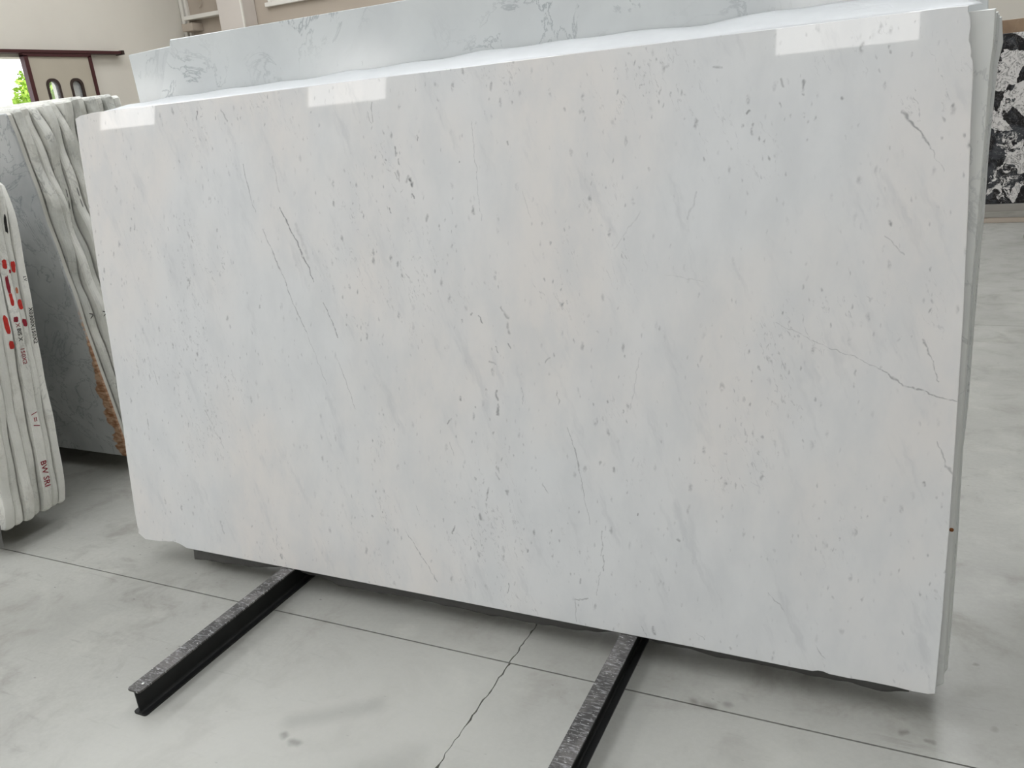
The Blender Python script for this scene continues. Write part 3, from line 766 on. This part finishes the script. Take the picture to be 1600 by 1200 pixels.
ibeam(-4.75, 1.75, 3.45, 'dark steel I-beam under the ragged slabs at the left, nearer their right end')
ibeam(-6.3, 1.75, 3.45, 'dark steel I-beam under the ragged slabs at the left, outside the picture')

# ------------------------------------------------------------------ main stack of slabs
TH = math.radians(8.5)
def place(o, off, y0=2.095, z0=0.096, lean=TH):
    o.rotation_euler = (-lean, 0, 0)
    o.location = (0, y0 + off * math.cos(lean), z0 - off * math.sin(lean))
def rag(p0, p1, n, amp, rng, normal=(1, 0)):
    pts = []; ph = rng.uniform(0, 6)
    for i in range(n + 1):
        t = i / n; a = amp * (0.6 * math.sin(ph + t * 19) * math.sin(t * 7 + ph) + 0.4 * rng.uniform(-1, 1)) * (0 if i in (0, n) else 1)
        pts.append((p0[0] + (p1[0] - p0[0]) * t + normal[0] * a, p0[1] + (p1[1] - p0[1]) * t + normal[1] * a))
    return pts
MAIN = [(-3.01, 1.737), (-2.98, 1.746), (-2.924, 1.75), (-2.887, 1.752), (-2.541, 1.751), (-2.08, 1.75), (0.033, 1.749), (0.077, 1.747), (0.077, 1.734), (0.080, 1.728),
        (0.083, 1.716), (0.085, 1.698), (0.083, 1.681), (0.083, 1.670), (0.087, 1.659), (0.090, 1.645), (0.089, 1.634), (0.095, 1.623), (0.097, 1.588), (0.098, 1.526),
        (0.101, 1.444), (0.105, 1.336), (0.108, 1.251), (0.114, 1.011), (0.116, 0.812), (0.117, 0.689), (0.118, 0.467), (0.117, 0.21), (0.114, 0.002), (0.097, -0.003),
        (0.058, -0.004), (0.018, -0.001), (-0.053, 0.000), (-0.106, -0.002), (-0.156, -0.001), (-0.170, 0.003), (-0.185, 0.003), (-0.20, -0.002), (-0.247, -0.003), (-0.549, 0), (-0.726, 0), (-1.562, 0), (-2.079, 0.0),
        (-2.278, 0.0), (-2.481, 0.0), (-2.613, 0.0), (-2.656, 0.0), (-2.687, 0.011), (-2.712, 0.016), (-2.734, 0.018), (-2.76, 0.013), (-2.777, 0.013), (-2.807, 0.008), (-2.845, 0.005),
        (-2.896, 0.003), (-2.934, 0.026), (-2.942, 0.121), (-2.95, 0.358), (-2.951, 0.491), (-2.959, 0.712), (-2.975, 0.966), (-2.985, 1.12), (-2.996, 1.438), (-3.007, 1.613)]
front = link('marble_slab', prism('marble_slab', MAIN, [(0, 0.0015), (0.0015, 0), (0.0185, 0), (0.02, 0.0015)]), 'front')
def cut_front(me):
    bm = bmesh.new(); bm.from_mesh(me)
    gx = [-3.05 + 0.2 * i for i in range(17)]; gz = [-0.02, 0.25, 0.5, 0.75, 1.0, 1.25, 1.5, 1.8]
    for x in gx[1:-1]:
        bmesh.ops.bisect_plane(bm, geom=bm.verts[:] + bm.edges[:] + bm.faces[:], plane_co=(x, 0, 0), plane_no=(1, 0, 0))
    for z in gz[1:-1]:
        bmesh.ops.bisect_plane(bm, geom=bm.verts[:] + bm.edges[:] + bm.faces[:], plane_co=(0, 0, z), plane_no=(0, 0, 1))
    slots = {}
    for f in bm.faces:
        c = f.calc_center_median()
        if f.normal.y > -0.9:
            continue
        i = max(q for q in range(len(gx)) if gx[q] <= c.x); j = max(q for q in range(len(gz)) if gz[q] <= c.z)
        if (i, j) not in slots:
            m = 0.026
            vs = [v for v in VEINS if max(v[0][0], v[1][0]) > gx[i] - m and min(v[0][0], v[1][0]) < gx[i] + 0.2 + m
                  and max(v[0][1], v[1][1]) > gz[j] - m and min(v[0][1], v[1][1]) < gz[j + 1] + m]
            if vs:
                me.materials.append(make_front_marble(vs)); slots[(i, j)] = len(me.materials) - 1
            else:
                slots[(i, j)] = 0
        f.material_index = slots[(i, j)]
    bm.to_mesh(me); bm.free()
cut_front(front.data)
place(front, 0)
tag(front, 'large polished white marble slab with faint grey veins at the front of the stack', 'slab', 'white slabs of the centre stack')
def stack_slab(right, left_x, top, off, thick, label, mat='stack'):
    zb = 0.149 * (off + thick) + 0.0005
    r = random.Random(int(off * 1000))
    right = [(x, max(z, zb + 0.004)) for x, z in right]
    out = [(left_x, top - 0.01), (left_x + 0.4, top)] + right + [(right[-1][0] - 0.02, zb), (left_x + 0.3, zb), (left_x, zb + 0.02)]
    out += rag((left_x, zb + 0.05), (left_x, top - 0.05), 24, 0.01, r)
    o = link('marble_slab', prism('marble_slab', out, [(0, 0.0025), (0.0025, 0), (thick - 0.0025, 0), (thick, 0.0025)]), mat)
    place(o, off)
    return tag(o, label, 'slab', 'white slabs of the centre stack')
S2 = [(0.135, 1.739), (0.136, 1.658), (0.133, 1.613), (0.133, 1.525), (0.132, 1.38), (0.132, 1.275), (0.129, 1.088), (0.13, 0.889), (0.129, 0.687), (0.132, 0.38), (0.132, 0.152), (0.133, 0.023)]
S3 = [(0.142, 1.736), (0.139, 1.616), (0.137, 1.247), (0.133, 0.885), (0.133, 0.682), (0.137, 0.371), (0.138, 0.216), (0.142, 0.057)]
S4 = [(0.146, 1.735), (0.147, 1.69), (0.142, 1.62), (0.142, 1.25), (0.139, 0.885), (0.137, 0.682), (0.141, 0.371), (0.141, 0.216), (0.140, 0.065)]
S5 = [(0.152, 1.733), (0.153, 1.727), (0.159, 1.674), (0.152, 1.626), (0.15, 1.55), (0.147, 1.427), (0.148, 1.27), (0.146, 1.156), (0.145, 0.981), (0.145, 0.774), (0.141, 0.666), (0.145, 0.418), (0.146, 0.197), (0.145, 0.071)]
stack_slab(S2, -2.90, 1.741, 0.025, 0.02, 'white marble slab directly behind the front slab, sticking out at its right edge')
stack_slab(S3, -2.89, 1.737, 0.049, 0.02, 'third white slab of the centre stack, a thin line beside the second at right')
stack_slab(S4, -2.91, 1.736, 0.073, 0.02, 'fourth white slab of the centre stack, seen only as a thin edge at right')
stack_slab(S5, -2.88, 1.734, 0.097, 0.02, 'rearmost white slab of the centre stack, with a chipped upper right edge')
rs = tube('rust_spot', [(0.1245, 0.0005, 0.462), (0.1245, -0.0006, 0.462)], 0.0055, plain('rust', srgb(134, 84, 44), 0.8), bpy.data.objects['marble_slab.001'], 10)
# taller grey slabs behind
def grey_slab(pts, off, label):
    o = link('marble_slab', prism('marble_slab', pts, [(0, 0.002), (0.002, 0), (0.018, 0), (0.02, 0.002)]), 'grey')
    place(o, off)
    return tag(o, label, 'slab', 'grey slabs behind the centre stack')
grey_slab([(-2.642, 2.018), (-2.3, 2.017), (-1.0, 2.016), (0.110, 2.016), (0.125, 1.789), (0.131, 1.70), (0.12, 0.032), (-2.70, 0.032), (-2.75, 1.2), (-2.74, 1.6), (-2.736, 1.74), (-2.726, 1.805), (-2.702, 1.86), (-2.690, 1.90), (-2.678, 1.932), (-2.652, 1.98)],
          0.17, 'taller blue-grey veined marble slab rising behind the white stack')
grey_slab([(-2.911, 1.996), (-2.687, 2.003), (0.05, 2.003), (0.05, 0.036), (-2.75, 0.036), (-2.86, 1.7), (-2.877, 1.822)],
          0.20, 'grey marble slab peeking out left of the taller blue-grey slab')

# unseen boards added to keep light from under the stack, and rack posts
for x0, x1, lb in ((-2.78, -2.16, 'left of both steel beams'), (-2.07, -0.79, 'between the two steel beams'), (-0.70, 0.02, 'right of both steel beams')):
    sl = boxes('light_baffle', [(x0, x1, 2.43, 2.57, 0, 0.092)], 'bark', None, 0.006)
    tag(sl, 'added light-stopping sleeper on the floor behind the centre stack, ' + lb, 'baffle', 'light baffles behind the centre stack')
rk = tag(empty('slab_rack', (-1.43, 2.52, 0.100)), 'dark steel rack hidden behind the tall grey slabs', 'rack')
for x in (-0.689, 0.683):
    tube('post', [(x, 0.0, 0), (x, 0.235, 1.656)], 0.022, 'steel', rk, 8)
    tube('strut', [(x, 0.44, 0), (x, 0.245, 1.626)], 0.018, 'steel', rk, 8)
tube('top_rail', [(-1.2, 0.235, 1.666), (1.2, 0.235, 1.666)], 0.02, 'steel', rk, 8)

# ------------------------------------------------------------------ plastic films
def lerp_list(tab, x):
    for (a, b), (c, d) in zip(tab, tab[1:]):
        if a <= x <= c:
            t = (x - a) / (c - a); return b + (d - b) * t
    return tab[0][1] if x < tab[0][0] else tab[-1][1]
TOPF = [(-2.95, 1.775), (-2.88, 1.800), (-2.657, 1.807), (-2.222, 1.811), (-2.01, 1.810), (-1.78, 1.818), (-1.659, 1.817), (-1.433, 1.819), (-1.29, 1.825), (-1.042, 1.824), (-0.811, 1.825), (-0.575, 1.817), (-0.384, 1.83), (-0.238, 1.828), (-0.084, 1.823), (0.062, 1.808)]
def film_top():
    V, F = [], []; nx, ns = 150, 10
    for i in range(nx + 1):
        for k in range(ns + 1):
            s = k / ns
            x1 = 0.108 - 0.085 * s
            x = -2.93 + (x1 + 2.93) * i / nx
            top = lerp_list(TOPF, x)
            off = 0.0222 + (0.166 - 0.0222) * s
            z = 1.7515 + (top - 1.7515) * (s ** 0.8) + 0.002 * math.sin(x * 23 + k * 0.6) * s
            V.append((x, off, z))
    for i in range(nx):
        for k in range(ns):
            a = i * (ns + 1) + k
            F.append((a, a + 1, a + ns + 2, a + ns + 1))
    me = mesh('film', V, F, True)
    o = link('plastic_film', me, 'foam')
    o.modifiers.new('thickness', 'SOLIDIFY').thickness = 0.0008
    return o
ft = film_top(); place(ft, 0)
tag(ft, 'bright white plastic film lying over the top of the white slab stack', 'plastic film')
BOTF = [(-2.641, -0.055), (-2.508, -0.048), (-2.397, -0.046), (-2.301, -0.036), (-2.168, -0.014), (-2.15, 0.004), (-2.09, 0.004), (-2.073, -0.018), (-2.04, -0.024), (-2.005, -0.022), (-1.936, -0.036), (-1.891, -0.042), (-1.803, -0.044), (-1.577, -0.036),
        (-1.314, -0.041), (-1.166, -0.041), (-1.001, -0.036), (-0.933, -0.034), (-0.855, -0.024), (-0.79, -0.010), (-0.776, 0.004), (-0.718, 0.004), (-0.70, -0.012), (-0.654, -0.021), (-0.553, -0.024), (-0.456, -0.03),
        (-0.325, -0.027), (-0.217, -0.029), (-0.13, -0.031), (-0.10, -0.027), (-0.071, -0.031), (0.003, -0.033), (0.051, -0.022)]
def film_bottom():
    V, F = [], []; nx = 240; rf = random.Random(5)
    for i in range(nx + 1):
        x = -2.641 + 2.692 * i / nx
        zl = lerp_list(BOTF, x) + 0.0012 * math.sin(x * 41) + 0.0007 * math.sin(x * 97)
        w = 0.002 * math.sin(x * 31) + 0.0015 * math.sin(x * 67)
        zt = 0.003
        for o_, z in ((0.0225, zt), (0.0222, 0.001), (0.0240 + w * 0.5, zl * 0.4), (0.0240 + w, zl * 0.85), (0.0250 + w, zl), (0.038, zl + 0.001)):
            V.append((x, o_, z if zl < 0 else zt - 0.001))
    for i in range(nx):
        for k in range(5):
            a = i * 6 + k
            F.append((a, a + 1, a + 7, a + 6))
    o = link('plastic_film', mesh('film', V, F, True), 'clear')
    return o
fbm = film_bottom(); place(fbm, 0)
tag(fbm, 'dark smoky plastic film hanging below the bottom edge of the front slab', 'plastic film')

# ------------------------------------------------------------------ left stacks
LEAN_A, LEAN_B = math.radians(6.1), math.radians(-5.2)
def end_profile(seed, amp, x0, top, flat=None, chip=None):
    r = random.Random(seed); ph = [r.uniform(0, 6.28) for _ in range(4)]
    def f(z):
        a = amp * (0.5 * math.sin(z * 4.1 + ph[0]) + 0.3 * math.sin(z * 9.7 + ph[1]) + 0.2 * math.sin(z * 23 + ph[2]))
        if flat:
            t = min(1, max(0, (flat[1] - z) / (flat[1] - flat[0]))); a *= 1 - t * t * (3 - 2 * t)
        if chip and z > chip[0]:
            a -= chip[1] * ((z - chip[0]) / (top - chip[0])) ** 1.5
        if z < 0.12:
            a -= 0.02 * ((0.12 - z) / 0.12) ** 2
        return x0 + a
    return f
def ragged_slab(prof, top, length, thick, mat, rounding):
    n = 60
    pts = [(prof(0) - length, 0.0), (prof(0) - 0.5, 0)]
    pts += [(prof(0) - 0.012, 0.0)]
    pts += [(prof(z), z) for z in [0.012 + (top - 0.024) * i / n for i in range(n + 1)]]
    pts += [(prof(top) - 0.012, top), (prof(top) - 0.5, top + 0.004), (prof(top) - length, top)]
    R = rounding
    rings = [(0, R), (thick * 0.12, R * 0.35), (thick * 0.3, 0), (thick * 0.7, 0), (thick * 0.88, R * 0.35), (thick, R)]
    return prism('marble_slab', pts, rings, False)
def on_end(name, prof, V2, F2, mat, parent, cy, cz, lift=0.0012):
    """V2: 2D shape (along = down the slab edge, across = towards the rear); laid on the slab's end"""
    V = [(prof(cz - a) + lift, cy + b, cz - a) for a, b in V2]
    return link(name, mesh(name, V, F2), mat, parent)
def blob(prof, parent, cy, cz, ln, wd, mat, name='paint_mark', seed=0, skew=0.0):
    r = random.Random(seed); n = 14
    V = [(0, 0)]
    for i in range(n):
        a = 2 * math.pi * i / n
        cx, sx = math.cos(a), math.sin(a)
        p = 4
        k = (abs(cx) ** p + abs(sx) ** p) ** (-1 / p) * r.uniform(0.82, 1.08)
        V.append((cx * k * ln / 2, sx * k * wd / 2 + skew * cx * k))
    return on_end(name, prof, V, [(0, 1 + i, 1 + (i + 1) % n) for i in range(n)], mat, parent, cy, cz, 0.0011)
def text_on_end(body, prof, parent, cy, cz, size, mat, stretch=1.0):
    cu = bpy.data.curves.new('lettering', 'FONT'); cu.body = body; cu.size = size; cu.align_y = 'CENTER'
    cu.offset = size * 0.012; cu.resolution_u = 2
    ob = bpy.data.objects.new('lettering', cu); C.objects.link(ob)
    dg = bpy.context.evaluated_depsgraph_get(); dg.update()
    me = bpy.data.meshes.new_from_object(ob.evaluated_get(dg))
    V2 = [(v.co.x * stretch, v.co.y) for v in me.vertices]; F2 = [tuple(p.vertices) for p in me.polygons]
    bpy.data.objects.remove(ob); bpy.data.curves.remove(cu); bpy.data.meshes.remove(me)
    return on_end('lettering', prof, V2, F2, mat, parent, cy, cz, 0.0016)

# stack A (nearer): slabs lean away from the camera; index 0 is the rearmost
A = [  # y at base, thickness, right end x, top, seed
    (2.243, 0.033, -3.602, 1.50, 21), (2.207, 0.035, -3.608, 1.505, 22), (2.163, 0.042, -3.595, 1.50, 23), (2.114, 0.044, -3.605, 1.49, 24),
    (2.067, 0.042, -3.590, 1.50, 25), (2.021, 0.042, -3.600, 1.48, 26), (1.974, 0.044, -3.585, 1.49, 27)]
A_LAB = ['rearmost ragged white slab of the left near stack, black numbers on its edge', 'ragged white slab with a black scribble and red spray dots on its edge',
         'ragged white slab with long crimson bar and red size lettering on its edge', 'fourth ragged slab from the rear of the left near stack, red patches on its edge',
         'fifth ragged slab from the rear of the left near stack', 'sixth ragged slab from the rear of the left near stack', 'frontmost ragged slab of the left near stack, cut by the picture edge']
AO = []
for i, (y, th, x0, top, sd) in enumerate(A):
    pf = end_profile(sd, 0.012 if i < 3 else 0.016, x0, top, None, (1.34, 0.06) if i == 0 else ((1.44, 0.01) if i == 1 else None))
    o = link('marble_slab', ragged_slab(pf, top, 2.9, th, 'rough', (0.005, 0.008, 0.004, 0.009, 0.006, 0.010, 0.005)[i]), 'rough')
    o.rotation_euler = (-LEAN_A, 0, 0); o.location = (0, y - th / 2, 0.1 + 0.004)
    tag(o, A_LAB[i], 'slab', 'ragged slabs of the left near stack')
    AO.append((o, pf, th))
def am(i, z):                      # slab-local height of a world height on stack A
    return (z - 0.104) / math.cos(LEAN_A)
o, pf, th = AO[0]
text_on_end('X0300X150X2', pf, o, th * 0.5, am(0, 1.045), 0.026, 'ink', 1.05)
text_on_end('LV', pf, o, th * 0.5, am(0, 1.185), 0.020, 'ink')
o, pf, th = AO[1]
blob(pf, o, th * 0.45, am(1, 1.42), 0.085, 0.014, 'ink', 'scribble', 1)
blob(pf, o, th * 0.45, am(1, 1.235), 0.05, 0.022, 'red', seed=2)
blob(pf, o, th * 0.45, am(1, 1.13), 0.03, 0.012, 'orange', seed=3)
blob(pf, o, th * 0.5, am(1, 1.065), 0.048, 0.022, 'red', seed=4)
blob(pf, o, th * 0.5, am(1, 0.985), 0.036, 0.020, 'dark_red', seed=5)
o, pf, th = AO[2]
blob(pf, o, th * 0.45, am(2, 1.255), 0.042, 0.022, 'red', seed=6)
blob(pf, o, th * 0.9, am(2, 1.222), 0.018, 0.01, 'dark_red', seed=7)
blob(pf, o, th * 0.42, am(2, 1.165), 0.08, 0.018, 'dark_red', seed=8)
blob(pf, o, th * 0.45, am(2, 1.10), 0.06, 0.017, 'red', seed=9)
blob(pf, o, th * 0.4, am(2, 1.012), 0.026, 0.022, 'dark_red', seed=10)
text_on_end('X', pf, o, th * 0.45, am(2, 0.995), 0.026, 'dark_red')
text_on_end('BIS X', pf, o, th * 0.5, am(2, 0.972), 0.026, 'ink')
text_on_end('150X2', pf, o, th * 0.5, am(2, 0.885), 0.027, 'dark_red', 1.05)
text_on_end('\\ = /', pf, o, th * 0.5, am(2, 0.585), 0.040, 'dark_red')
text_on_end('BW SRI', pf, o, th * 0.5, am(2, 0.355), 0.040, 'dark_red')
o, pf, th = AO[3]
blob(pf, o, th * 0.5, am(3, 1.0), 0.085, 0.024, 'red', seed=12)
blob(pf, o, th * 0.6, am(3, 0.91), 0.04, 0.024, 'red', seed=13)
text_on_end('KEW', pf, o, th * 0.5, am(3, 1.40), 0.022, 'ink')
# torn film at the foot of the frontmost slabs
V, F = [], []
for i in range(13):
    x = -4.3 + 0.72 * i / 12
    for z in (0.16, 0.10, 0.05 + 0.008 * math.sin(i * 2.1)):
        V.append((x, 1.917 + 0.104 * (z - 0.1) - 0.006 + 0.004 * math.sin(i * 1.3 + z * 20), z))
for i in range(12):
    for k in range(2):
        a = i * 3 + k; F.append((a, a + 1, a + 4, a + 3))
tf_ = link('plastic_film', mesh('film', V, F, True), 'clear')
tag(tf_, 'scrap of smoky plastic film at the foot of the left near stack', 'plastic film')

# stack B (farther): slabs lean towards the camera
B_LAB = ['grey shaded slab face of the left far stack with rust-brown edge', 'second ragged slab of the left far stack, counted from the shaded face', 'third ragged slab of the left far stack, counted from the shaded face',
         'fourth ragged slab of the left far stack, with a bulging upper edge', 'fifth ragged slab of the left far stack, counted from the shaded face', 'sixth ragged slab of the left far stack, counted from the shaded face',
         'seventh ragged slab of the left far stack, counted from the shaded face', 'eighth slab of the left far stack, its end half behind the front slab',
         'ninth slab of the left far stack, only its top edge showing', 'tenth slab of the left far stack, only its top edge showing', 'eleventh slab of the left far stack, only its top edge showing',
         'twelfth slab of the left far stack, only its top edge showing', 'rearmost slab of the left far stack, only its top edge showing']
yb = 2.757
for i in range(13):
    th = 0.030 if i == 0 else 0.044
    top = 1.79 + 0.004 * (i % 3) + 0.006 * min(i, 7) + 0.001 * i
    x0 = -3.762 + (0 if i == 0 else 0.012 + 0.004 * (i % 3))
    base = 0.104 + 0.002
    pf = end_profile(40 + i, 0.012 if i == 0 else 0.040, 0.0, top, (0.25, 1.0), (1.60, 0.05) if i in (3, 5) else None)
    o = link('marble_slab', ragged_slab(pf, top, 3.0, th, '', 0.006 if i == 0 else 0.013), 'rust' if i == 0 else ('rough2' if i % 2 else 'rough'))
    o.rotation_euler = (-LEAN_B, 0, 0); o.location = (x0, yb, 0.104 - 0.0)
    tag(o, B_LAB[i], 'slab', 'ragged slabs of the left far stack')
    if i in (1, 2, 3):
        for sg in (-1, 1):     # an arrow head drawn in two strokes
            on_end('ink_arrow', pf, [(sg * 0.016, -0.010), (sg * 0.011, -0.010), (-sg * 0.001, 0.009), (sg * 0.004, 0.010)], [(0, 1, 2, 3)], 'ink', o, th * 0.5, 0.795)
    if i in (3, 4, 5):
        for q in range(2):
            blob(pf, o, th * 0.5, 1.40 - q * 0.055, 0.045, 0.005, 'pencil', 'pencil_mark', 60 + i * 5 + q)
    yb += th + 0.0055

# ------------------------------------------------------------------ dark slabs at the back right
BX0, BX1 = -1.2, 2.9
bwv = [(BX0, 0.0), (BX1, 0.0), (BX1, 1.75), (BX0, 1.75)]
o = link('marble_slab', prism('marble_slab', bwv, [(0, 0.002), (0.002, 0), (0.018, 0), (0.02, 0.002)]), 'breccia')
o.location = (0, 10.60, 0.20); o.rotation_euler = (-math.radians(4), 0, 0)
tag(o, 'black and white brecciated marble slab standing at the back right', 'slab', 'dark slabs at the back right')
o = link('marble_slab', prism('marble_slab', [(BX0 - 0.1, 0.0), (BX1 - 0.2, 0.0), (BX1 - 0.2, 1.885), (BX0 - 0.1, 1.885)], [(0, 0.002), (0.002, 0), (0.018, 0), (0.02, 0.002)]), 'brown_marble')
o.location = (0, 10.66, 0.20); o.rotation_euler = (-math.radians(4), 0, 0)
tag(o, 'brown veined marble slab showing above the black and white slab', 'slab', 'dark slabs at the back right')
st = tag(empty('slab_stand', (0.8, 10.6, 0)), 'grey steel stand under the black and white slab', 'stand')
boxes('front_rail', [(-2.1, 2.2, -0.10, -0.04, 0.125, 0.20)], 'rail_steel', st, 0.004)
boxes('back_rail', [(-2.1, 2.2, 0.20, 0.26, 0.125, 0.20)], 'rail_steel', st, 0.004)
boxes('deck', [(-2.1, 2.2, -0.04, 0.20, 0.16, 0.198)], 'steel', st)
boxes('ground_rail', [(-2.1, 2.2, -0.08, -0.02, 0.0, 0.05)], 'taupe', st, 0.004)
for x in (-1.9, -0.6, 0.7, 2.0):
    boxes('foot', [(x - 0.04, x + 0.04, -0.08, 0.24, 0.045, 0.13)], 'steel', st)
tube('back_post', [(-1.6, 0.3, 0.0), (-1.6, 0.42, 1.9)], 0.03, 'rail_steel', st)
tube('back_post', [(1.7, 0.3, 0.0), (1.7, 0.42, 1.9)], 0.03, 'rail_steel', st)
bo = tag(empty('bollard', (1.005, 9.57, 0)), 'short dark post at the right picture edge near the slab stand', 'post')
tube('shaft', [(0, 0, 0), (0, 0, 0.17)], 0.045, 'steel', bo, 16)
tube('base_ring', [(0, 0, 0), (0, 0, 0.03)], 0.055, 'rail_steel', bo, 16)
